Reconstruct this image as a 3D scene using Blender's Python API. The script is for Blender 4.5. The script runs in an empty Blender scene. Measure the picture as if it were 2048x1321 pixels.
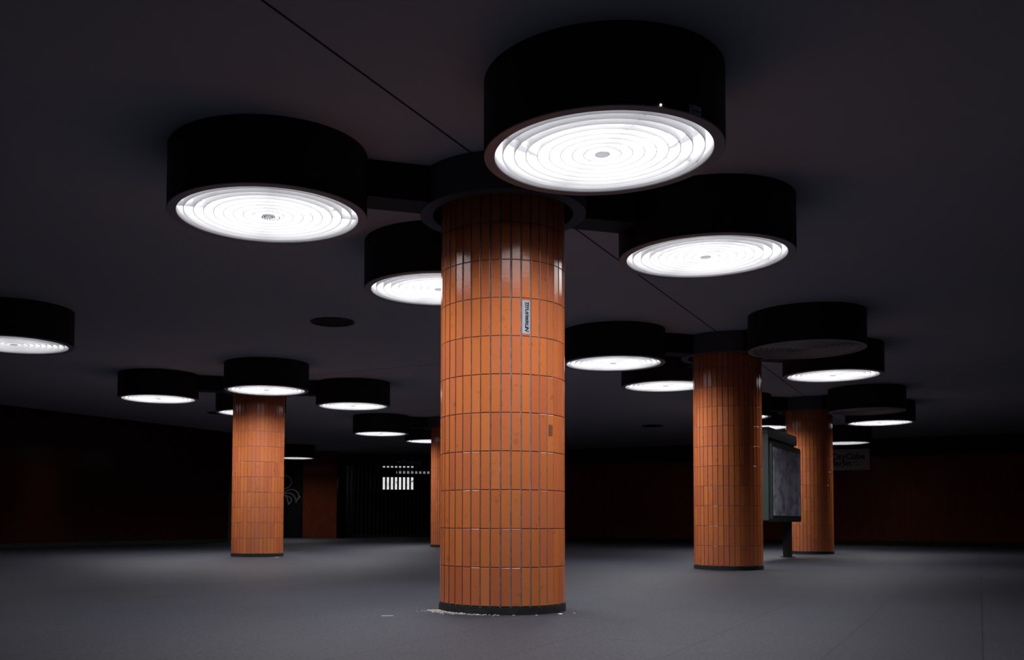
import bpy, bmesh, math, random
from mathutils import Vector, Matrix
random.seed(7)
PI = math.pi
SC = bpy.context.scene
COL = SC.collection
CEIL = 2.97            # ceiling height
ROT = 0.2854           # the hall's grid is turned by this angle
V1 = Vector((0.485, 0.8745, 0)).normalized()     # direction of a column row
W1 = Vector((-0.8745, 0.485, 0)).normalized()    # direction across the rows

# ------------------------------------------------------------------ materials
def new_mat(name):
    m = bpy.data.materials.new(name); m.use_nodes = True
    nt = m.node_tree; nt.nodes.clear()
    out = nt.nodes.new('ShaderNodeOutputMaterial')
    b = nt.nodes.new('ShaderNodeBsdfPrincipled')
    nt.links.new(b.outputs[0], out.inputs[0])
    return m, nt, b, out
def N(nt, typ, **kw):
    n = nt.nodes.new(typ)
    for k, v in kw.items():
        if k.startswith('i_'): n.inputs[k[2:].replace('_', ' ')].default_value = v
        else: setattr(n, k, v)
    return n
def L(nt, a, b): nt.links.new(a, b)

def plain(name, col, rough=0.5, metal=0.0, spec=0.5, noise=0.0, scale=20.0, bump=0.0):
    m, nt, b, out = new_mat(name)
    b.inputs['Base Color'].default_value = (*col, 1)
    b.inputs['Roughness'].default_value = rough
    b.inputs['Metallic'].default_value = metal
    b.inputs['Specular IOR Level'].default_value = spec
    if noise or bump:
        tc = N(nt, 'ShaderNodeTexCoord')
        nz = N(nt, 'ShaderNodeTexNoise', i_Scale=scale, i_Detail=6.0)
        L(nt, tc.outputs['Object'], nz.inputs['Vector'])
        if noise:
            mx = N(nt, 'ShaderNodeMix', data_type='RGBA')
            mx.inputs['A'].default_value = (*[c*(1-noise) for c in col], 1)
            mx.inputs['B'].default_value = (*[min(1, c*(1+noise)) for c in col], 1)
            L(nt, nz.outputs['Fac'], mx.inputs['Factor'])
            L(nt, mx.outputs['Result'], b.inputs['Base Color'])
        if bump:
            bp = N(nt, 'ShaderNodeBump', i_Strength=bump, i_Distance=0.01)
            L(nt, nz.outputs['Fac'], bp.inputs['Height'])
            L(nt, bp.outputs['Normal'], b.inputs['Normal'])
    return m

def glow(name, col, strength):
    m = bpy.data.materials.new(name); m.use_nodes = True
    nt = m.node_tree; nt.nodes.clear()
    out = nt.nodes.new('ShaderNodeOutputMaterial')
    em = nt.nodes.new('ShaderNodeEmission')
    em.inputs[0].default_value = (*col, 1); em.inputs[1].default_value = strength
    nt.links.new(em.outputs[0], out.inputs[0])
    return m

def tile_glaze():
    """orange glazed ceramic; every tile (mesh island) a little different"""
    m, nt, b, out = new_mat('orange_glaze')
    geo = N(nt, 'ShaderNodeNewGeometry')
    ramp = N(nt, 'ShaderNodeValToRGB')
    e = ramp.color_ramp.elements
    e[0].position = 0.0; e[0].color = (0.66, 0.170, 0.060, 1)
    e[1].position = 1.0; e[1].color = (0.78, 0.235, 0.075, 1)
    k = ramp.color_ramp.elements.new(0.35); k.color = (0.70, 0.195, 0.075, 1)
    k = ramp.color_ramp.elements.new(0.7); k.color = (0.74, 0.205, 0.055, 1)
    L(nt, geo.outputs['Random Per Island'], ramp.inputs['Fac'])
    tc = N(nt, 'ShaderNodeTexCoord')
    # small dark scuffs
    sc = N(nt, 'ShaderNodeTexNoise', i_Scale=13.0, i_Detail=5.0, i_Roughness=0.65)
    L(nt, tc.outputs['Object'], sc.inputs['Vector'])
    sr = N(nt, 'ShaderNodeValToRGB')
    sr.color_ramp.elements[0].position = 0.61; sr.color_ramp.elements[0].color = (0, 0, 0, 1)
    sr.color_ramp.elements[1].position = 0.75; sr.color_ramp.elements[1].color = (0.6, 0.6, 0.6, 1)
    L(nt, sc.outputs['Fac'], sr.inputs['Fac'])
    mx = N(nt, 'ShaderNodeMix', data_type='RGBA')
    mx.inputs['B'].default_value = (0.16, 0.05, 0.02, 1)
    L(nt, sr.outputs['Color'], mx.inputs['Factor'])
    L(nt, ramp.outputs['Color'], mx.inputs['A'])
    L(nt, mx.outputs['Result'], b.inputs['Base Color'])
    b.inputs['Roughness'].default_value = 0.13
    b.inputs['Specular IOR Level'].default_value = 0.42
    wv = N(nt, 'ShaderNodeTexNoise', i_Scale=55.0, i_Detail=3.0)
    L(nt, tc.outputs['Object'], wv.inputs['Vector'])
    bp = N(nt, 'ShaderNodeBump', i_Strength=0.10, i_Distance=0.004)
    L(nt, wv.outputs['Fac'], bp.inputs['Height'])
    L(nt, bp.outputs['Normal'], b.inputs['Normal'])
    return m

def wall_tiles(name='wall_tile', c1=(0.18, 0.034, 0.010, 1), c2=(0.22, 0.046, 0.012, 1), mo=(0.06, 0.05, 0.05, 1)):
    """upright orange-brown wall tiles; pattern runs along local x and z"""
    m, nt, b, out = new_mat(name)
    tc = N(nt, 'ShaderNodeTexCoord')
    sp = N(nt, 'ShaderNodeSeparateXYZ'); L(nt, tc.outputs['Object'], sp.inputs[0])
    cb = N(nt, 'ShaderNodeCombineXYZ')
    L(nt, sp.outputs['X'], cb.inputs['X']); L(nt, sp.outputs['Z'], cb.inputs['Y'])
    br = N(nt, 'ShaderNodeTexBrick', offset=0.0, squash=1.0)
    br.inputs['Color1'].default_value = c1
    br.inputs['Color2'].default_value = c2
    br.inputs['Mortar'].default_value = mo
    br.inputs['Scale'].default_value = 1.0
    br.inputs['Mortar Size'].default_value = 0.005
    br.inputs['Brick Width'].default_value = 0.0637
    br.inputs['Row Height'].default_value = 0.25
    L(nt, cb.outputs[0], br.inputs['Vector'])
    L(nt, br.outputs['Color'], b.inputs['Base Color'])
    b.inputs['Roughness'].default_value = 0.16
    b.inputs['Specular IOR Level'].default_value = 0.13
    bp = N(nt, 'ShaderNodeBump', i_Strength=0.25, i_Distance=0.004)
    wv = N(nt, 'ShaderNodeTexNoise', i_Scale=30.0, i_Detail=3.0)
    L(nt, tc.outputs['Object'], wv.inputs['Vector'])
    L(nt, wv.outputs['Fac'], bp.inputs['Height'])
    L(nt, bp.outputs['Normal'], b.inputs['Normal'])
    return m

def floor_mat():
    m, nt, b, out = new_mat('dark_floor_slabs')
    tc = N(nt, 'ShaderNodeTexCoord')
    mp = N(nt, 'ShaderNodeMapping'); mp.inputs['Rotation'].default_value = (0, 0, -(PI/2 - ROT*1.77))
    L(nt, tc.outputs['Object'], mp.inputs['Vector'])
    br = N(nt, 'ShaderNodeTexBrick', offset=0.5)
    br.inputs['Color1'].default_value = (0.0255, 0.0272, 0.0385, 1)
    br.inputs['Color2'].default_value = (0.0305, 0.0322, 0.0445, 1)
    br.inputs['Mortar'].default_value = (0.013, 0.013, 0.018, 1)
    br.inputs['Scale'].default_value = 1.0
    br.inputs['Mortar Size'].default_value = 0.006
    br.inputs['Mortar Smooth'].default_value = 0.3
    br.inputs['Brick Width'].default_value = 1.9
    br.inputs['Row Height'].default_value = 0.62
    L(nt, mp.outputs[0], br.inputs['Vector'])
    n1 = N(nt, 'ShaderNodeTexNoise', i_Scale=1.1, i_Detail=4.0)
    L(nt, tc.outputs['Object'], n1.inputs['Vector'])
    n2 = N(nt, 'ShaderNodeTexNoise', i_Scale=48.0, i_Detail=8.0, i_Roughness=0.8)
    L(nt, tc.outputs['Object'], n2.inputs['Vector'])
    r1 = N(nt, 'ShaderNodeMapRange'); r1.inputs['To Min'].default_value = 0.72; r1.inputs['To Max'].default_value = 1.25
    L(nt, n1.outputs['Fac'], r1.inputs['Value'])
    r2 = N(nt, 'ShaderNodeMapRange'); r2.inputs['From Min'].default_value = 0.40; r2.inputs['From Max'].default_value = 0.60
    r2.inputs['To Min'].default_value = 0.30; r2.inputs['To Max'].default_value = 1.75
    L(nt, n2.outputs['Fac'], r2.inputs['Value'])
    mu = N(nt, 'ShaderNodeMath', operation='MULTIPLY'); L(nt, r1.outputs[0], mu.inputs[0]); L(nt, r2.outputs[0], mu.inputs[1])
    vm = N(nt, 'ShaderNodeVectorMath', operation='SCALE')
    L(nt, br.outputs['Color'], vm.inputs[0]); L(nt, mu.outputs[0], vm.inputs['Scale'])
    # pale specks
    vo = N(nt, 'ShaderNodeTexVoronoi', i_Scale=26.0); L(nt, tc.outputs['Object'], vo.inputs['Vector'])
    sr = N(nt, 'ShaderNodeValToRGB')
    sr.color_ramp.elements[0].position = 0.0; sr.color_ramp.elements[0].color = (1, 1, 1, 1)
    sr.color_ramp.elements[1].position = 0.13; sr.color_ramp.elements[1].color = (0, 0, 0, 1)
    L(nt, vo.outputs['Distance'], sr.inputs['Fac'])
    n3 = N(nt, 'ShaderNodeTexNoise', i_Scale=4.0, i_Detail=2.0); L(nt, tc.outputs['Object'], n3.inputs['Vector'])
    gt = N(nt, 'ShaderNodeMath', operation='GREATER_THAN'); gt.inputs[1].default_value = 0.52
    L(nt, n3.outputs['Fac'], gt.inputs[0])
    sm = N(nt, 'ShaderNodeMath', operation='MULTIPLY'); L(nt, sr.outputs['Color'], sm.inputs[0]); L(nt, gt.outputs[0], sm.inputs[1])
    mx = N(nt, 'ShaderNodeMix', data_type='RGBA'); mx.inputs['B'].default_value = (0.20, 0.20, 0.21, 1)
    L(nt, sm.outputs[0], mx.inputs['Factor']); L(nt, vm.outputs[0], mx.inputs['A'])
    L(nt, mx.outputs['Result'], b.inputs['Base Color'])
    b.inputs['Roughness'].default_value = 0.62
    b.inputs['Specular IOR Level'].default_value = 0.35
    bp = N(nt, 'ShaderNodeBump', i_Strength=0.35, i_Distance=0.006)
    L(nt, n2.outputs['Fac'], bp.inputs['Height']); L(nt, bp.outputs['Normal'], b.inputs['Normal'])
    return m

def poster_mat():
    m, nt, b, out = new_mat('faded_poster')
    tc = N(nt, 'ShaderNodeTexCoord')
    mp = N(nt, 'ShaderNodeMapping'); mp.inputs['Scale'].default_value = (2.2, 1, 3.0)
    L(nt, tc.outputs['Object'], mp.inputs['Vector'])
    nz = N(nt, 'ShaderNodeTexNoise', i_Scale=1.6, i_Detail=5.0, i_Roughness=0.6, i_Distortion=0.6)
    L(nt, mp.outputs[0], nz.inputs['Vector'])
    rp = N(nt, 'ShaderNodeValToRGB')
    rp.color_ramp.elements[0].position = 0.33; rp.color_ramp.elements[0].color = (0.16, 0.15, 0.20, 1)
    rp.color_ramp.elements[1].position = 0.55; rp.color_ramp.elements[1].color = (0.72, 0.70, 0.84, 1)
    L(nt, nz.outputs['Fac'], rp.inputs['Fac'])
    L(nt, rp.outputs['Color'], b.inputs['Base Color'])
    b.inputs['Roughness'].default_value = 0.45
    return m

GLAZE = tile_glaze()
WALLT = wall_tiles()
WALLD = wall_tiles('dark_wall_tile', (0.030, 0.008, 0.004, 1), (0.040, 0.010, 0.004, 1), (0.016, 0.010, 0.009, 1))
FLOORM = floor_mat()
MORTAR = plain('grey_mortar', (0.215, 0.200, 0.200), 0.9, noise=0.75, scale=22, bump=0.2)
PLINTH = plain('black_plinth', (0.018, 0.019, 0.020), 0.75, noise=0.6, scale=18, bump=0.5)
CEILM = plain('grey_painted_ceiling', (0.45, 0.48, 0.55), 0.85, noise=0.05, scale=1.2, bump=0.05)
JOINTM = plain('joint_sealant', (0.012, 0.012, 0.014), 0.9)
BLACK = plain('matt_black_paint', (0.016, 0.016, 0.022), 0.55, spec=0.25, noise=0.15, scale=3.0)
def milky(name, col, trans):
    m, nt, b, out = new_mat(name)
    nt.nodes.remove(b)
    d = N(nt, 'ShaderNodeBsdfDiffuse'); d.inputs[0].default_value = (*col, 1)
    t = N(nt, 'ShaderNodeBsdfTranslucent'); t.inputs[0].default_value = (*[c*trans for c in col], 1)
    a = N(nt, 'ShaderNodeAddShader'); L(nt, d.outputs[0], a.inputs[0]); L(nt, t.outputs[0], a.inputs[1])
    L(nt, a.outputs[0], out.inputs[0]); return m
WHITE = milky('milky_louvre', (0.56, 0.56, 0.568), 0.35)
LINER = plain('lamp_liner', (0.60, 0.60, 0.62), 0.5)
RIM = plain('dark_grey_rim', (0.30, 0.30, 0.33), 0.5, spec=0.3)
CAPM = milky('milky_cap', (0.30, 0.30, 0.31), 1.0)
DARKIN = plain('vent_inside', (0.006, 0.006, 0.007), 0.9)
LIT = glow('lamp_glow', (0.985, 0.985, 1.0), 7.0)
LITDIM = glow('lamp_glow_weak', (0.985, 0.985, 1.0), 4.5)
UNLIT = plain('unlit_panel', (0.30, 0.29, 0.30), 0.5)
STICKW = plain('sticker_white', (0.50, 0.50, 0.56), 0.5, noise=0.08, scale=60)
STICKG = plain('sticker_grey', (0.80, 0.80, 0.82), 0.5, noise=0.15, scale=80)
INK = plain('dark_ink', (0.012, 0.012, 0.03), 0.6)
INKG = plain('grey_ink', (0.30, 0.30, 0.34), 0.6)
RINK = plain('brown_ink', (0.06, 0.03, 0.035), 0.6)
OLDST = plain('worn_sticker', (0.30, 0.09, 0.03), 0.6, noise=0.3, scale=90)
COLLARM = plain('dark_collar_paint', (0.09, 0.09, 0.11), 0.5, spec=0.3)
STEEL = plain('bright_steel', (0.9, 0.9, 0.92), 0.18, metal=1.0)
GREEN = plain('dark_green_paint', (0.050, 0.085, 0.075), 0.42, noise=0.15, scale=4)
BLACKG = plain('dark_frame_paint', (0.030, 0.045, 0.042), 0.4)
POSTM = plain('black_post_paint', (0.006, 0.007, 0.008), 0.6)
POSTER = poster_mat()
GATEM = plain('gate_steel', (0.020, 0.014, 0.014), 0.5, metal=0.3)
DOORM = plain('black_door_paint', (0.004, 0.004, 0.005), 0.35)
CHALK = plain('white_spray_paint', (0.85, 0.85, 0.88), 0.7)
FASCM = plain('black_fascia', (0.008, 0.007, 0.008), 0.7)
SIGNP = plain('sign_panel', (0.62, 0.60, 0.64), 0.6)
SIGNT = plain('sign_letters', (0.05, 0.05, 0.06), 0.6)
EINGT = plain('grey_letters', (0.55, 0.55, 0.55), 0.6)
LITSIGN = glow('lit_sign_face', (1.0, 1.0, 1.0), 0.74)
STRIP = glow('strip_light_tube', (0.9, 0.92, 1.0), 0.55)
STRIP2 = glow('strip_light_tube_weak', (0.9, 0.92, 1.0), 0.22)
DARKW = plain('dark_passage_wall', (0.030, 0.022, 0.020), 0.8)
CHIPM = plain('plaster_chip', (0.55, 0.50, 0.46), 0.85, noise=0.25, scale=120)
PAPERM = plain('white_scrap', (0.75, 0.74, 0.74), 0.8)

# ------------------------------------------------------------------ helpers
def link(name, bm, mat, parent=None, smooth=False):
    me = bpy.data.meshes.new(name)
    bm.normal_update(); bm.to_mesh(me); bm.free()
    if mat: me.materials.append(mat)
    if smooth:
        for p in me.polygons: p.use_smooth = True
        try: me.set_sharp_from_angle(angle=math.radians(35))
        except Exception: pass
    o = bpy.data.objects.new(name, me); COL.objects.link(o)
    if parent: o.parent = parent
    return o
def tag(o, label=None, cat=None, group=None, kind=None):
    if label: o['label'] = label
    if cat: o['category'] = cat
    if group: o['group'] = group
    if kind: o['kind'] = kind
    return o
def thing(name, label, cat, loc=(0, 0, 0), rz=0.0, group=None):
    o = bpy.data.objects.new(name, None); COL.objects.link(o)
    o.empty_display_size = 0.2
    o.location = loc; o.rotation_euler = (0, 0, rz)
    return tag(o, label, cat, group)
def dup(root, loc, rz, label, group=None, skip=()):
    r = root.copy(); COL.objects.link(r); r.location = loc; r.rotation_euler = (0, 0, rz)
    r['label'] = label
    if group: r['group'] = group
    for ch in list(root.children):
        if ch in skip: continue
        c = ch.copy(); COL.objects.link(c); c.parent = r
        for g in list(ch.children):
            d = g.copy(); COL.objects.link(d); d.parent = c
    return r
def box(bm, c, s, rz=0.0, bevel=0.0):
    g = bmesh.ops.create_cube(bm, size=1.0)['verts']
    bmesh.ops.scale(bm, vec=s, verts=g)
    if bevel:
        es = list({e for v in g for e in v.link_edges})
        r = bmesh.ops.bevel(bm, geom=es, offset=bevel, segments=2, affect='EDGES', profile=0.5)
        g = list({v for f in r['faces'] for v in f.verts} | {v for v in g if v.is_valid})
    if rz: bmesh.ops.rotate(bm, cent=(0, 0, 0), matrix=Matrix.Rotation(rz, 3, 'Z'), verts=g)
    bmesh.ops.translate(bm, vec=c, verts=g)
    return g
def boxo(name, c, s, mat, parent=None, rz=0.0, bevel=0.0):
    bm = bmesh.new(); box(bm, c, s, rz, bevel); return link(name, bm, mat, parent)
def lathe(bm, prof, seg=96, close=False):
    """revolve (r, z) profile about z"""
    rings = []
    for r, z in prof:
        if r < 1e-6: rings.append([bm.verts.new((0, 0, z))])
        else: rings.append([bm.verts.new((r*math.cos(2*PI*i/seg), r*math.sin(2*PI*i/seg), z)) for i in range(seg)])
    pairs = list(zip(rings[:-1], rings[1:]))
    if close: pairs.append((rings[-1], rings[0]))
    for a, b in pairs:
        for i in range(seg):
            j = (i+1) % seg
            if len(a) == 1 and len(b) == 1: continue
            if len(a) == 1: bm.faces.new((a[0], b[j], b[i]))
            elif len(b) == 1: bm.faces.new((a[i], a[j], b[0]))
            else: bm.faces.new((a[i], a[j], b[j], b[i]))
def ring(bm, ri, ro, z0, z1, seg=96):
    lathe(bm, [(ro, z0), (ro, z1), (ri, z1), (ri, z0)], seg, close=True)
def text_mesh(body, size, shear=0.0, bold=0.0, thick=0.0005, spacing=1.0, name='lettering'):
    """lettering as a mesh in its own xy plane, centred"""
    cu = bpy.data.curves.new('t', 'FONT'); cu.body = body; cu.size = size; cu.shear = shear
    cu.offset = bold; cu.extrude = thick; cu.align_x = 'CENTER'; cu.align_y = 'CENTER'; cu.space_character = spacing
    cu.resolution_u = 3
    o = bpy.data.objects.new('t', cu); COL.objects.link(o)
    dg = bpy.context.evaluated_depsgraph_get(); dg.update()
    me = bpy.data.meshes.new_from_object(o.evaluated_get(dg)); me.name = name
    bpy.data.objects.remove(o); bpy.data.curves.remove(cu)
    return me
def text_obj(name, me, mat, parent, mtx):
    me.materials.clear(); me.materials.append(mat)
    o = bpy.data.objects.new(name, me); COL.objects.link(o)
    if parent: o.parent = parent
    o.matrix_local = mtx
    return o
def basis(x, y, loc):
    x = Vector(x).normalized(); y = Vector(y).normalized(); z = x.cross(y)
    return Matrix(((x.x, y.x, z.x, loc[0]), (x.y, y.y, z.y, loc[1]), (x.z, y.z, z.z, loc[2]), (0, 0, 0, 1)))
def ribbon(bm, pts, w, thick=0.003):
    """flat painted stroke along points (x, z) on the plane y = 0, facing -y"""
    n = len(pts); prev = None
    for i, p in enumerate(pts):
        a = pts[max(0, i-1)]; b = pts[min(n-1, i+1)]
        d = Vector((b[0]-a[0], b[1]-a[1])); d.normalize(); q = Vector((-d.y, d.x))*w/2
        cur = [bm.verts.new((p[0]+q.x, -thick, p[1]+q.y)), bm.verts.new((p[0]-q.x, -thick, p[1]-q.y)),
               bm.verts.new((p[0]-q.x, 0, p[1]-q.y)), bm.verts.new((p[0]+q.x, 0, p[1]+q.y))]
        if prev:
            for k in range(4): bm.faces.new((prev[k], prev[(k+1) % 4], cur[(k+1) % 4], cur[k]))
        else: bm.faces.new(cur)
        prev = cur
    bm.faces.new(prev)
def bez(p0, p1, p2, p3, n=18):
    out = []
    for i in range(n+1):
        t = i/n; s = 1-t
        out.append(tuple(s**3*a+3*s*s*t*b+3*s*t*t*c+t**3*d for a, b, c, d in zip(p0, p1, p2, p3)))
    return out

# ------------------------------------------------------------------ the setting
def structure(name, bm, mat): return tag(link(name, bm, mat), kind='structure')
bm = bmesh.new(); box(bm, (2, 18, -0.05), (46, 56, 0.1)); structure('floor', bm, FLOORM)
bm = bmesh.new(); box(bm, (2, 18, CEIL+0.06), (46, 56, 0.12)); structure('ceiling', bm, CEILM)
def strip_between(a, b, w, z, h):
    a = Vector((*a, 0)); b = Vector((*b, 0)); d = b-a
    bm = bmesh.new(); box(bm, (0, 0, 0), (d.length, w, h), math.atan2(d.y, d.x))
    bmesh.ops.translate(bm, vec=((a.x+b.x)/2, (a.y+b.y)/2, z), verts=bm.verts); return bm
structure('trim_1', strip_between((-1.55, 3.02), (9.35, 22.8), 0.014, CEIL-0.0002, 0.0015), JOINTM)
structure('trim_2', strip_between((-5.3, 17.45), (3.636, 12.43), 0.012, CEIL-0.0002, 0.0015), JOINTM)

def wall(name, a, b, z0, z1, mat, t=0.3, side=1):
    """upright slab from a to b; its face runs along a-b, its body lies to the left (side=1) of a->b"""
    a = Vector((*a, 0)); b = Vector((*b, 0)); d = b-a
    bm = bmesh.new(); box(bm, (d.length/2, side*t/2, (z0+z1)/2), (d.length, t, z1-z0))
    o = structure(name, bm, mat); o.location = a; o.rotation_euler = (0, 0, math.atan2(d.y, d.x)); return o
R0, R1 = (0.25, 34.0), (19.0, 23.33)
wall('wall_back', R0, R1, 0.0, 2.46, WALLT)
wall('trim_3', (0.25-0.02, 34.0-0.035), (19.0-0.02, 23.33-0.035), 2.46, CEIL, FASCM, 0.33)
wall('baseboard_back', (0.25-0.01, 34.0-0.018), (19.0-0.01, 23.33-0.018), 0.0, 0.09, PLINTH, 0.02)
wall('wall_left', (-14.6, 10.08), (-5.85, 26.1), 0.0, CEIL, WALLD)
wall('baseboard_left', (-14.59, 10.07), (-5.835, 26.09), 0.0, 0.09, PLINTH, 0.015)
wall('wall_recess', (-5.86, 26.12), (-5.86, 34.4), 0.0, CEIL, DARKW)
# pillar between the door and the gate
bm = bmesh.new(); box(bm, (0, 0, CEIL/2), (1.16, 1.0, CEIL))
o = structure('wall_pillar', bm, WALLT); o.location = (-4.275, 33.5, 0)
# door_1: black metal door in the recess, sprayed with loops of white paint
door = thing('door_1', None, None, (-5.36, 34.0, 0)); door['kind'] = 'structure'
boxo('door_leaf', (0, 0.04, 1.30), (0.98, 0.06, 2.58), DOORM, door, bevel=0.006)
boxo('door_header', (0, 0.06, 2.78), (1.0, 0.14, 0.37), FASCM, door)
bm = bmesh.new()
ribbon(bm, bez((-0.33, 2.17), (0.02, 2.18), (0.09, 1.75), (-0.36, 1.69)), 0.04)
ribbon(bm, bez((-0.34, 1.50), (-0.22, 1.72), (0.18, 1.78), (0.22, 1.42), 22), 0.038)
ribbon(bm, bez((-0.34, 1.50), (-0.10, 1.62), (0.10, 1.52), (0.12, 1.20), 18), 0.036)
ribbon(bm, bez((0.12, 1.20), (0.10, 1.26), (0.16, 1.34), (0.27, 1.44), 8), 0.05)
ribbon(bm, bez((-0.34, 1.50), (-0.22, 1.46), (-0.16, 1.34), (-0.15, 1.14), 12), 0.036)
ribbon(bm, bez((-0.15, 1.14), (-0.02, 1.30), (0.06, 1.36), (-0.26, 1.47), 14), 0.034)
g = link('graffiti', bm, CHALK, door); g.location = (0, 0.009, 0); g['label'] = 'white spray painted loops'
# fascia over the gate, passage behind
wall('wall_passage_left', (-3.55, 34.0), (-3.55, 42.0), 0.0, CEIL, DARKW)
wall('wall_passage_right', (0.6, 42.0), (0.6, 34.3), 0.0, CEIL, DARKW)
wall('wall_passage_back', (-3.9, 42.0), (0.9, 42.0), 0.0, CEIL, DARKW)

# ------------------------------------------------------------------ tiled columns
CR = 0.426; NT = 40; BASE = 0.0526; TH = 0.25
def cladding():
    bm = bmesh.new()
    da = 2*PI/NT; rnd = random.Random(3)
    for k in range(12):
        z0 = BASE+k*TH+0.0024; z1 = min(BASE+(k+1)*TH-0.0024, CEIL-0.004)
        for i in range(NT):
            a = math.radians(4.0)+(i+0.5)*da
            hw = 0.5*(2*PI*CR/NT-0.0115)+rnd.uniform(-0.0006, 0.0006)
            off = rnd.uniform(-0.0007, 0.0007); yaw = rnd.uniform(-0.013, 0.013); pit = rnd.uniform(-0.004, 0.004)
            cx = math.cos(a); sx = math.sin(a)
            def P(u, z, d):
                rad = CR+d+u*yaw+(z-(z0+z1)/2)*pit
                return bm.verts.new((rad*cx-(u+off)*sx, rad*sx+(u+off)*cx, z))
            b = 0.0016
            o_ = [P(-hw, z0, -0.0105), P(hw, z0, -0.0105), P(hw, z1, -0.0105), P(-hw, z1, -0.0105)]
            m_ = [P(-hw, z0, -0.0011), P(hw, z0, -0.0011), P(hw, z1, -0.0011), P(-hw, z1, -0.0011)]
            n_ = [P(-hw+b, z0+b, 0), P(hw-b, z0+b, 0), P(hw-b, z1-b, 0), P(-hw+b, z1-b, 0)]
            for q in range(4):
                w = (q+1) % 4
                bm.faces.new((o_[q], o_[w], m_[w], m_[q])); bm.faces.new((m_[q], m_[w], n_[w], n_[q]))
            bm.faces.new(n_)
    return bm
COLS = {'A': (0.393, 6.640), 'B': (3.636, 12.430), 'C': (7.003, 18.572), 'L': (-3.125, 16.142), 'D': (0.097, 22.336)}
col0 = thing('tiled_column', 'large orange tiled column nearest the camera, in the middle, with a white sticker', 'column', (*COLS['A'], 0), 0, 'orange tiled columns')
link('tile_cladding', cladding(), GLAZE, col0)
bm = bmesh.new(); lathe(bm, [(0, 0.02), (CR-0.0050, 0.02), (CR-0.0050, CEIL), (0, CEIL)], 80); link('mortar_core', bm, MORTAR, col0, True)
bm = bmesh.new()
rnd = random.Random(5); seg = 80
rr = [[], [], []]
for i in range(seg):
    a = 2*PI*i/seg
    top = BASE-0.004+rnd.uniform(-0.004, 0.004); r_ = CR+0.006+rnd.uniform(-0.0015, 0.0015)
    for q, (r, z) in enumerate([(r_, 0.0), (r_, top), (CR-0.03, top+0.001)]):
        rr[q].append(bm.verts.new((r*math.cos(a), r*math.sin(a), z)))
for q in range(2):
    for i in range(seg):
        j = (i+1) % seg; bm.faces.new((rr[q][i], rr[q][j], rr[q+1][j], rr[q+1][i]))
link('plinth', bm, PLINTH, col0)
cols = {'A': col0}
CL = {'B': 'orange tiled column right of centre, the poster display just behind it',
      'C': 'far right orange tiled column, half hidden behind the poster display',
      'L': 'orange tiled column on the left, standing in front of the black door with white loops',
      'D': 'narrow far orange tiled column mostly hidden behind the left edge of the central one'}
for k in 'BCLD':
    cols[k] = dup(col0, (*COLS[k], 0), {'B': 0.31, 'C': 0.7, 'L': 0.02, 'D': 0.5}[k], CL[k])
# stickers on the central column (one flat tile each)
def col_sticker(name, ang, zc, w, h, mat):
    a = math.radians(ang); n = Vector((math.cos(a), math.sin(a), 0)); t = Vector((-math.sin(a), math.cos(a), 0))
    bm = bmesh.new(); box(bm, (0, 0, 0), (w, h, 0.0008), bevel=0)
    o = link(name, bm, mat, col0)
    o.matrix_local = basis(t, (0, 0, 1), (n*(CR+0.0012)).to_3d()+Vector((0, 0, zc)))
    return o
st = col_sticker('sticker', -72.5, 1.9285, 0.0535, 0.218, STICKW); st['label'] = 'white sticker with slanted dark lettering'
tm = text_mesh('TITUS\'BERLIN', 0.0385, shear=0.28, bold=0.0021, thick=0.0003, spacing=0.92, name='sticker_lettering')
xs = [v.co.x for v in tm.vertices]; ys = [v.co.y for v in tm.vertices]
kx = 0.200/(max(xs)-min(xs)); ky = 0.0270/(max(ys)-min(ys)); mxx = (max(xs)+min(xs))/2; myy = (max(ys)+min(ys))/2
for v in tm.vertices:
    x = (v.co.x-mxx)*kx; y = (v.co.y-myy)*ky
    f = 1.0+0.55*(abs(x)/0.1)**1.5*0.6-0.15           # outer letters are taller
    v.co.x = x; v.co.y = y*f
text_obj('sticker_lettering', tm, INK, st, basis((0, -1, 0), (1, 0, 0), (0.006, 0, 0.0006)))
bm = bmesh.new(); box(bm, (-0.0175, 0.0, 0.0005), (0.0022, 0.13, 0.0003)); link('sticker_rule', bm, INKG, st)
s2 = col_sticker('sticker', -45.5, 1.200, 0.040, 0.072, OLDST); s2['label'] = 'worn reddish sticker remnant'
bm = bmesh.new()
for i in range(7): box(bm, (-0.012+random.uniform(-.002, .002), 0.030-i*0.0085, 0.0006), (0.007, random.uniform(.003, .007), 0.0004))
link('sticker_marks', bm, RINK, s2)

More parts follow.
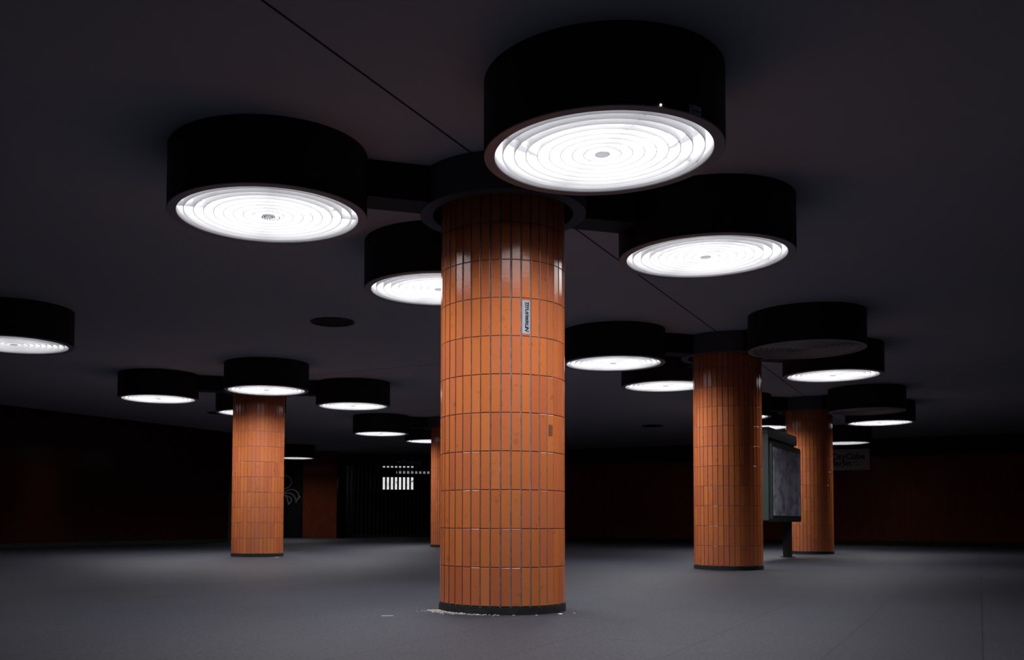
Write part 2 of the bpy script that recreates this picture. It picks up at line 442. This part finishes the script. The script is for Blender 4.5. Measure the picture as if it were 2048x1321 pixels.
# ------------------------------------------------------------------ drum lamps
RO, RI, ZB = 0.636, 0.5774, 2.56
LOUV = 0.062
LAMP = {}
POWER = 32.5
h = CEIL-ZB
def lamp_parts(root):
    bm = bmesh.new()
    lathe(bm, [(RO-0.014, 0.0062), (RO-0.002, 0.0062), (RO, 0.009), (RO, h), (RO-0.014, h)], 128, close=True)
    link('drum_housing', bm, BLACK, root, True)
    bm = bmesh.new(); lathe(bm, [(RI, 0.002), (RI+0.002, 0.0), (RO-0.004, 0.0), (RO-0.001, 0.003), (RO-0.001, 0.006), (RI, 0.006)], 128, close=True)
    link('rim_ring', bm, RIM, root, True)
    bm = bmesh.new(); ring(bm, RI, RI+0.0115, 0.0065, h-0.03, 128); link('liner', bm, LINER, root, True)
    bm = bmesh.new()
    for r in (0.534, 0.471, 0.409, 0.347, 0.285, 0.223, 0.161, 0.100):
        ring(bm, r-0.0012, r+0.0012, 0.006, 0.006+LOUV, 96)
    for k in range(4):
        a = k*PI/2
        g = box(bm, ((RI+0.04)/2, 0, 0.018+LOUV/2), (RI-0.04, 0.0014, LOUV-0.024))
        bmesh.ops.rotate(bm, cent=(0, 0, 0), matrix=Matrix.Rotation(a, 3, 'Z'), verts=g)
    link('louvre', bm, WHITE, root, True)
    bm = bmesh.new(); lathe(bm, [(0, 0.004), (0.036, 0.004), (0.040, 0.007), (0.040, 0.012), (0, 0.012)], 40)
    link('centre_cap', bm, CAPM, root, True)
    bm = bmesh.new(); lathe(bm, [(0, 0.130), (0.45, 0.130), (0.47, 0.150), (0.47, 0.19), (0, 0.19)], 64)
    link('light_panel', bm, LIT, root, True)
    bm = bmesh.new(); lathe(bm, [(0.471, 0.19), (RI-0.001, 0.185), (RI-0.001, 0.20), (0, 0.20)], 96)
    link('reflector', bm, LINER, root, True)
    ld = bpy.data.lights.new('lamp_light', 'AREA'); ld.shape = 'DISK'; ld.size = 1.12; ld.spread = math.radians(156)
    ld.energy = POWER; ld.color = (0.97, 0.96, 1.0)
    lo = bpy.data.objects.new('lamp_light', ld); COL.objects.link(lo); lo.parent = root; lo.location = (0, 0, -0.004)
lamps = [
 ('A1', 0.836, 5.101, 'biggest lit drum lamp, nearest the camera, with a small grey sticker on its side'),
 ('A2', -1.150, 6.175, 'large lit drum lamp left of the central column, an inked mark at its centre'),
 ('A3', 1.930, 7.106, 'lit drum lamp right of the central column, below and behind the biggest lamp'),
 ('A4', -0.058, 8.147, 'lit black drum lamp peeking out behind the left edge of the central column'),
 ('B1', 4.102, 10.918, 'unlit drum lamp with dark louvre in front of the second column on the right'),
 ('B2', 2.086, 11.958, 'lit drum lamp just right of the central column, before the second column'),
 ('B3', 5.192, 12.894, 'lit drum lamp right of the second column, partly behind the unlit one'),
 ('B4', 3.198, 13.965, 'lit drum lamp behind the second column, showing at its left side'),
 ('C1', 7.451, 17.029, 'unlit drum lamp in front of the far right column, its louvre barely visible'),
 ('C2', 5.463, 18.110, 'lit drum lamp of which a tip shows right of the second column'),
 ('C3', 8.579, 19.019, 'rightmost lit drum lamp, on the right arm of the far right column'),
 ('C4', 6.540, 20.110, 'lit drum lamp seen just above the top of the poster display'),
 ('L1', -2.715, 14.593, 'lit drum lamp hanging right in front of the left column top'),
 ('L2', -4.682, 15.696, 'lit drum lamp on the left arm of the left column'),
 ('L3', -1.593, 16.588, 'lit drum lamp on the right arm of the left column'),
 ('L4', -3.570, 17.684, 'lit drum lamp behind the left column, showing at its left side'),
 ('D2', -1.463, 21.874, 'small far lit drum lamp on the left arm of the narrow far column'),
 ('D4', -0.375, 23.879, 'small far lit drum lamp touching the left edge of the narrow far column'),
 ('G3', -4.875, 10.840, 'lit drum lamp cut off by the left edge of the picture'),
 ('E1', 9.893, 23.944, 'lit drum lamp directly above the dim white CityCube sign'),
 ('H1', -4.768, 30.616, 'farthest lit drum lamp, in front of the black door right of the left column'),
]
root0 = None
for nm, x, y, lab in lamps:
    if root0 is None:
        root0 = thing('drum_lamp', lab, 'lamp', (x, y, ZB), ROT, 'black drum ceiling lamps'); lamp_parts(root0); LAMP[nm] = root0
    else:
        LAMP[nm] = dup(root0, (x, y, ZB), ROT+random.uniform(-0.05, 0.05), lab)
for o in LAMP.values(): o.scale = (1, 1, 1)
def relamp(nm, mat):
    for ch in LAMP[nm].children:
        if ch.name.startswith('light_panel'):
            ch.material_slots[0].link = 'OBJECT'; ch.material_slots[0].material = mat
def relight(nm, watt):
    for ch in list(LAMP[nm].children):
        if ch.type == 'LIGHT':
            if watt == 0: bpy.data.objects.remove(ch)
            else: ch.data = ch.data.copy(); ch.data.energy = watt
for nm in ('B1', 'C1'): relight(nm, 0)
for nm in ('G3', 'H1', 'E1'): relight(nm, {'G3': 7.0, 'H1': 16.0, 'E1': 3.0}[nm])
relamp('B1', UNLIT); relamp('C1', UNLIT)
relamp('G3', LITDIM); relamp('H1', LITDIM); relamp('E1', LITDIM)
# sticker and glowing bead on the nearest drum
A1 = LAMP['A1']; A1r = A1.rotation_euler.z
def on_drum(bm, name, mat, ang, z, parent, lift=0.0006):
    a = math.radians(ang)-A1r; n = Vector((math.cos(a), math.sin(a), 0)); t = Vector((-math.sin(a), math.cos(a), 0))
    o = link(name, bm, mat, parent); o.matrix_local = basis(t, (0, 0, 1), n*(RO+lift)+Vector((0, 0, z))); return o
bm = bmesh.new()
for i in range(10):                                   # bent round the drum
    a0 = (i-5)/10*0.132; a1 = (i-4)/10*0.132
    v = [bm.verts.new((RO*math.sin(a), zz, RO*math.cos(a)-RO)) for a, zz in ((a0, -0.0225), (a1, -0.0225), (a1, 0.0225), (a0, 0.0225))]
    bm.faces.new(v)
sk = on_drum(bm, 'sticker', STICKG, -55.1, 0.0265, A1, 0.0008); sk['label'] = 'small grey sticker with dark scrawl'
bm = bmesh.new()
ribbon(bm, [(-0.040, 0.018), (-0.026, 0.018), (-0.020, -0.018)], 0.005); ribbon(bm, [(-0.036, 0.012), (-0.036, 0.002)], 0.004)
ribbon(bm, bez((-0.012, -0.004), (0.0, 0.012), (0.004, -0.02), (0.012, 0.0), 10), 0.004)
ribbon(bm, bez((0.012, -0.012), (0.02, 0.012), (0.026, -0.016), (0.034, -0.004), 10), 0.004)
bmesh.ops.rotate(bm, cent=(0, 0, 0), matrix=Matrix.Rotation(-PI/2, 3, 'X'), verts=bm.verts)
bmesh.ops.scale(bm, vec=(1, 1, 0.2), verts=bm.verts)
for v in bm.verts: v.co.y *= 1
o = link('sticker_scrawl', bm, INK, sk); o.location = (0, 0, 0.0008)
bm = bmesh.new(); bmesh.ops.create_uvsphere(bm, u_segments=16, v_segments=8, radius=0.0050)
o = on_drum(bm, 'glow_bead', LIT, -73.9, 0.0125, A1, 0.001)  # glowing bead stands in for lamp light leaking through a hole
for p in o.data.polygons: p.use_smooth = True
# inked ring mark on the second lamp's cap
A2 = LAMP['A2']
bm = bmesh.new()
lathe(bm, [(0.018, 0), (0.024, 0)], 32); 
for k in range(9):
    a = -0.4+k*0.42
    g = box(bm, (0.034*math.cos(a), 0.034*math.sin(a), 0), (0.013, 0.006, 0.0004), a+random.uniform(-.6, .6))
g0 = list(bm.verts); lathe(bm, [(0.043, 0), (0.047, 0)], 32)
g1 = [v for v in bm.verts if v not in g0]; bmesh.ops.translate(bm, vec=(0.012, 0.004, 0), verts=g1)
bmesh.ops.translate(bm, vec=(0, 0, 0.0012), verts=bm.verts)
o = link('inked_mark', bm, RINK, A2); o['label'] = 'dark inked ring mark'; o.scale = (1.25, 1.25, 1)

# ------------------------------------------------------------------ collars with arms
ZA = 2.72
ARMS = {'A': ('A1', 'A2', 'A3', 'A4'), 'B': ('B1', 'B2', 'B3', 'B4'), 'C': ('C1', 'C2', 'C3', 'C4'), 'L': ('L1', 'L2', 'L3', 'L4'), 'D': ('D2', 'D4')}
COLLAB = {'A': 'black ring with four arms around the top of the central column',
          'B': 'black ring and arms around the top of the second column on the right',
          'C': 'black ring and arms around the top of the far right column',
          'L': 'black ring and arms around the top of the left column',
          'D': 'black ring and arms around the top of the narrow far column'}
for k, names in ARMS.items():
    cx, cy = COLS[k]
    cl = thing('column_collar', COLLAB[k], 'lamp bracket', (cx, cy, ZA), 0, 'black column collars')
    bm = bmesh.new(); ring(bm, 0.487, 0.575, 0, CEIL-ZA, 96); link('collar_ring', bm, COLLARM, cl, True)
    tgts = [Vector((LAMP[n].location.x-cx, LAMP[n].location.y-cy, 0)) for n in names]
    if k == 'D': tgts += [Vector((1.55, 0.45, 0)), Vector((0.45, -1.54, 0))]
    for d in tgts:
        r0 = 0.562; r1 = d.length-RO+0.008
        bm = bmesh.new(); box(bm, ((r0+r1)/2, 0, (CEIL-ZA)/2+0.002), (r1-r0, 0.26, CEIL-ZA-0.004), bevel=0.003)
        o = link('arm', bm, BLACK, cl); o.rotation_euler = (0, 0, math.atan2(d.y, d.x))

# ------------------------------------------------------------------ round openings in the ceiling
v0 = thing('ceiling_vent', 'round dark vent in the ceiling left of the central column', 'vent', (-1.35, 11.44, CEIL), 0, 'round ceiling vents')
bm = bmesh.new(); ring(bm, 0.235, 0.262, -0.012, 0.0, 64); link('vent_rim', bm, BLACK, v0, True)
bm = bmesh.new(); lathe(bm, [(0, -0.004), (0.234, -0.004), (0.234, -0.001), (0, -0.001)], 64); link('vent_backing', bm, DARKIN, v0)
bm = bmesh.new()
for i in range(-6, 7):
    x = i*0.035; l = 2*math.sqrt(max(0.0, 0.233**2-x*x)); box(bm, (x, 0, -0.0075), (0.006, l, 0.005))
link('vent_grille', bm, BLACK, v0)
dup(v0, (5.11, 23.81, CEIL), 0.3, 'small far round vent in the ceiling between the central and second columns')
dup(v0, (-5.0, 21.31, CEIL), 0.1, 'small round vent in the ceiling beside the lamp behind the left column')

# ------------------------------------------------------------------ poster display
u = Vector((0.521, 0.853, 0)); rz = math.atan2(u.y, u.x)
pd = thing('poster_display', 'green framed poster display on a black post behind the second column', 'display board', (5.695, 16.075, 0), rz)
def rounded_panel(name, x0, x1, z0, z1, y0, y1, r, mat, parent):
    bm = bmesh.new(); pts = []
    for (cx, cz, a0) in ((x1-r, z1-r, 0), (x0+r, z1-r, 90), (x0+r, z0+r, 180), (x1-r, z0+r, 270)):
        for i in range(7):
            a = math.radians(a0+15*i); pts.append((cx+r*math.cos(a), cz+r*math.sin(a)))
    f = [bm.verts.new((x, y0, z)) for x, z in pts]; b = [bm.verts.new((x, y1, z)) for x, z in pts]
    bm.faces.new(f); bm.faces.new(list(reversed(b)))
    for i in range(len(pts)):
        j = (i+1) % len(pts); bm.faces.new((f[j], f[i], b[i], b[j]))
    bmesh.ops.recalc_face_normals(bm, faces=bm.faces)
    o = link(name, bm, mat, parent, True)
    return o
rounded_panel('cabinet', -1.12, 1.04, 0.62, 2.10, 0.10, 0.34, 0.10, GREEN, pd)
rounded_panel('hood', -1.13, 1.05, 1.935, 2.105, 0.055, 0.34, 0.075, GREEN, pd)
rounded_panel('side_stile', -1.13, -1.07, 0.62, 2.0, 0.05, 0.30, 0.02, GREEN, pd)
rounded_panel('door_frame', -1.084, 1.084, 0.605, 1.885, 0.0, 0.075, 0.07, BLACKG, pd)
bm = bmesh.new(); box(bm, (0, 0, 0), (2.05, 0.006, 1.085)); ps = link('poster', bm, POSTER, pd); ps.location = (0.012, -0.003, 1.247)
boxo('post', (0.62, 0.14, 0.32), (0.17, 0.12, 0.64), POSTM, pd, bevel=0.004)
boxo('post_foot', (0.62, 0.14, 0.006), (0.24, 0.19, 0.012), POSTM, pd)

# ------------------------------------------------------------------ white event sign on the right
sg = thing('wall_sign', 'dim white sign reading CityCube Berlin right of the far right column', 'sign', (11.40, 27.60, 0), math.atan2(-0.485, 0.8745))
bm = bmesh.new(); box(bm, (0, 0, 2.39), (1.36, 0.04, 0.60), bevel=0.004); link('sign_panel', bm, SIGNP, sg)
def lay(body, size, x, z, mat, parent, y, name='lettering', bold=0.0):
    me = text_mesh(body, size, bold=bold, thick=0.001, name=name)
    xs = [v.co.x for v in me.vertices]; s = min(xs)
    for v in me.vertices: v.co.x -= s
    return text_obj(name, me, mat, parent, basis((1, 0, 0), (0, 0, 1), (x, y, z)))
lay('CityCube', 0.235, -0.35, 2.475, SIGNT, sg, -0.0225, bold=0.006)
lay('Berlin', 0.235, -0.35, 2.285, SIGNT, sg, -0.0225, bold=0.006)
for c_, s_ in (((0.32, -0.0225, 2.31), (0.14, 0.002, 0.018)), ((0.38, -0.0225, 2.235), (0.22, 0.002, 0.015)), ((-0.02, -0.0225, 2.18), (0.05, 0.002, 0.03))):
    boxo('small_print', c_, s_, SIGNT, sg)
boxo('bracket', (0, 0.0, 2.83), (0.9, 0.02, 0.28), FASCM, sg)

# ------------------------------------------------------------------ gate, lettering over it, lights behind it
gt = thing('bar_gate', 'black gate of upright bars closing the passage in the far wall', 'gate', (-1.66, 34.12, 0), 0)
X0 = -1.66
for k in range(-9, 17):
    x = -2.234+0.1425*k
    if -3.52 < x < 0.2:
        bm = bmesh.new(); box(bm, (x-X0, 0, 1.265), (0.064, 0.03, 2.53), bevel=0.003); link('bar', bm, GATEM, gt)
for z, hh in ((0.055, 0.07), (2.543, 0.026)):
    boxo('rail', (0, 0.0, z), (3.66, 0.06, hh), GATEM, gt)
bm = bmesh.new(); 
es = thing('entrance_sign', 'black fascia board above the far gate with the dim grey word Eingang', 'sign', (-1.10, 34.05, 2.665), 0)
boxo('fascia_board', (-0.61, 0.125, 0.10), (3.98, 0.25, CEIL-2.56), FASCM, es)
lay('Eingang', 0.215, -0.40, 0.0, EINGT, es, -0.0011)
bm = bmesh.new()
v = [bm.verts.new(p) for p in ((-0.60, -0.002, 0.0), (-0.50, -0.002, 0.05), (-0.50, -0.002, -0.05))]; f = bm.faces.new(v)
r = bmesh.ops.extrude_face_region(bm, geom=[f]); bmesh.ops.translate(bm, vec=(0, 0.002, 0), verts=[q for q in r['geom'] if isinstance(q, bmesh.types.BMVert)])
box(bm, (-0.475, -0.001, 0), (0.05, 0.002, 0.035)); link('arrow', bm, EINGT, es)
ls = thing('lit_sign', 'bright white lit sign seen between the bars of the far gate', 'sign', (-1.85, 38.0, 0), 0)
boxo('sign_box', (0, 0.07, 2.06), (1.32, 0.12, 0.52), BLACKG, ls, bevel=0.004)
boxo('sign_face', (0, 0.005, 2.06), (1.28, 0.01, 0.48), LITSIGN, ls)
bm = bmesh.new()
rnd = random.Random(11)
for i in range(22): box(bm, (rnd.uniform(-0.58, 0.58), -0.001, 2.06+rnd.uniform(-0.10, 0.10)), (rnd.uniform(0.03, 0.08), 0.003, rnd.uniform(0.012, 0.035)))
link('sign_marks', bm, INKG, ls)
for x in (-0.45, 0.45): boxo('hanger', (x, 0.07, 2.65), (0.02, 0.02, 0.66), BLACKG, ls)
s1 = thing('strip_light', 'upper strip light behind the far gate, left of the other one', 'lamp', (-1.77, 36.0, 2.60), 0, 'strip lights behind the gate')
boxo('strip_body', (0, 0, 0.20), (1.3, 0.12, 0.34), BLACKG, s1); boxo('strip_tube', (0, 0, 0.0), (1.24, 0.06, 0.05), STRIP, s1, bevel=0.012)
s2 = thing('strip_light', 'lower strip light behind the far gate, farther right', 'lamp', (-1.20, 36.6, 2.42), 0.0, 'strip lights behind the gate')
boxo('strip_body', (0, 0, 0.30), (1.3, 0.12, 0.48), BLACKG, s2); boxo('strip_tube', (0, 0, 0.0), (1.30, 0.07, 0.085), STRIP2, s2, bevel=0.02)

# ------------------------------------------------------------------ debris round the central column
def chip(bm, c, s, h, rnd):
    n = rnd.randint(4, 6); a0 = rnd.uniform(0, 6)
    t = []; b = []
    for i in range(n):
        a = a0+2*PI*i/n+rnd.uniform(-.3, .3); r = s*rnd.uniform(.6, 1.1)
        x = c[0]+r*math.cos(a); y = c[1]+r*math.sin(a)
        b.append(bm.verts.new((x, y, c[2]))); t.append(bm.verts.new((x*.9+c[0]*.1, y*.9+c[1]*.1, c[2]+h*rnd.uniform(.6, 1.2))))
    bm.faces.new(t); bm.faces.new(list(reversed(b)))
    for i in range(n):
        j = (i+1) % n; bm.faces.new((b[i], b[j], t[j], t[i]))
rnd = random.Random(21)
bm = bmesh.new()
ax, ay = COLS['A']
for i in range(420):
    t = rnd.random()**1.3
    ang = math.radians(-168+rnd.uniform(0, 75)*t**0.6)
    r = CR+0.012+abs(rnd.gauss(0, 0.05))*(1.2-t*0.6)
    chip(bm, (ax+r*math.cos(ang), ay+r*math.sin(ang), 0.0005), rnd.uniform(0.002, 0.0075), 0.004, rnd)
tag(link('plaster_grit', bm, CHIPM), 'scatter of pale plaster grit on the floor at the left foot of the central column', 'debris', None, 'stuff')
CH = [(-127, .475, .018, 'largest white chip on the floor, left front of the central column foot'),
      (-113, .468, .012, 'pale chip beside the largest white chip, front of the central column foot'),
      (-97, .468, .008, 'tiny pale chip at the middle front of the central column foot'),
      (-84, .455, .009, 'small brownish chip against the right front of the central column plinth'),
      (-66, .478, .010, 'small white chip on the floor at the right front of the central column'),
      (-45, .50, .018, 'flat white chip on the floor at the right foot of the central column'),
      (-33, .54, .013, 'outermost small white chip to the right of the central column foot')]
for i, (a, r, s, lab) in enumerate(CH):
    a = math.radians(a); bm = bmesh.new(); chip(bm, (0, 0, 0), s, 0.010 if i == 0 else 0.005, rnd)
    o = link('plaster_chip', bm, PAPERM if i != 3 else CHIPM); o.location = (ax+r*math.cos(a), ay+r*math.sin(a), 0.0005)
    tag(o, lab, 'debris', 'loose chips around the central column')
bm = bmesh.new(); box(bm, (0, 0, 0.002), (0.075, 0.012, 0.003), 0.1, 0.0008)
o = link('paper_strip', bm, PAPERM); o.location = (-0.36, 6.12, 0.0); tag(o, 'thin white strip lying on the floor left of the central column', 'litter')
bm = bmesh.new(); box(bm, (0, 0, 0.003), (0.09, 0.03, 0.004), -0.8, 0.001)
o = link('paper_strip', bm, PAPERM); o.location = (-2.70, 15.60, 0.0); tag(o, 'small white scrap lying at the front of the left column foot', 'litter')

# ------------------------------------------------------------------ world, camera, view
w = bpy.data.worlds.new('night'); SC.world = w; w.use_nodes = True
w.node_tree.nodes['Background'].inputs[0].default_value = (0.0, 0.0, 0.0, 1)
w.node_tree.nodes['Background'].inputs[1].default_value = 0.0
F, CX, CY, PITCH, ROLL, EYE = 1933.70, 890.34, 955.90, 0.044556, 0.004048, 0.60233
cd = bpy.data.cameras.new('camera'); cam = bpy.data.objects.new('camera', cd); COL.objects.link(cam)
cd.sensor_fit = 'HORIZONTAL'; cd.sensor_width = 36.0; cd.lens = F*36.0/2048
cd.shift_x = (1024-CX)/2048; cd.shift_y = (CY-660.5)/2048
cd.clip_start = 0.05; cd.clip_end = 200
c, s = math.cos(PITCH), math.sin(PITCH); cr, sr = math.cos(ROLL), math.sin(ROLL)
right = Vector((cr, -s*sr, c*sr)); up = Vector((-sr, -s*cr, c*cr)); fwd = Vector((0, c, s))
cam.matrix_world = Matrix(((right.x, up.x, -fwd.x, 0), (right.y, up.y, -fwd.y, 0), (right.z, up.z, -fwd.z, EYE), (0, 0, 0, 1)))
SC.camera = cam
SC.view_settings.view_transform = 'Standard'; SC.view_settings.look = 'None'
SC.view_settings.exposure = 0.0; SC.view_settings.gamma = 1.0; SC.view_settings.use_curve_mapping = False
SC.cycles.max_bounces = 12; SC.cycles.diffuse_bounces = 8; SC.cycles.glossy_bounces = 4
SC.cycles.sample_clamp_indirect = 4.0
SC.cycles.use_denoising = True
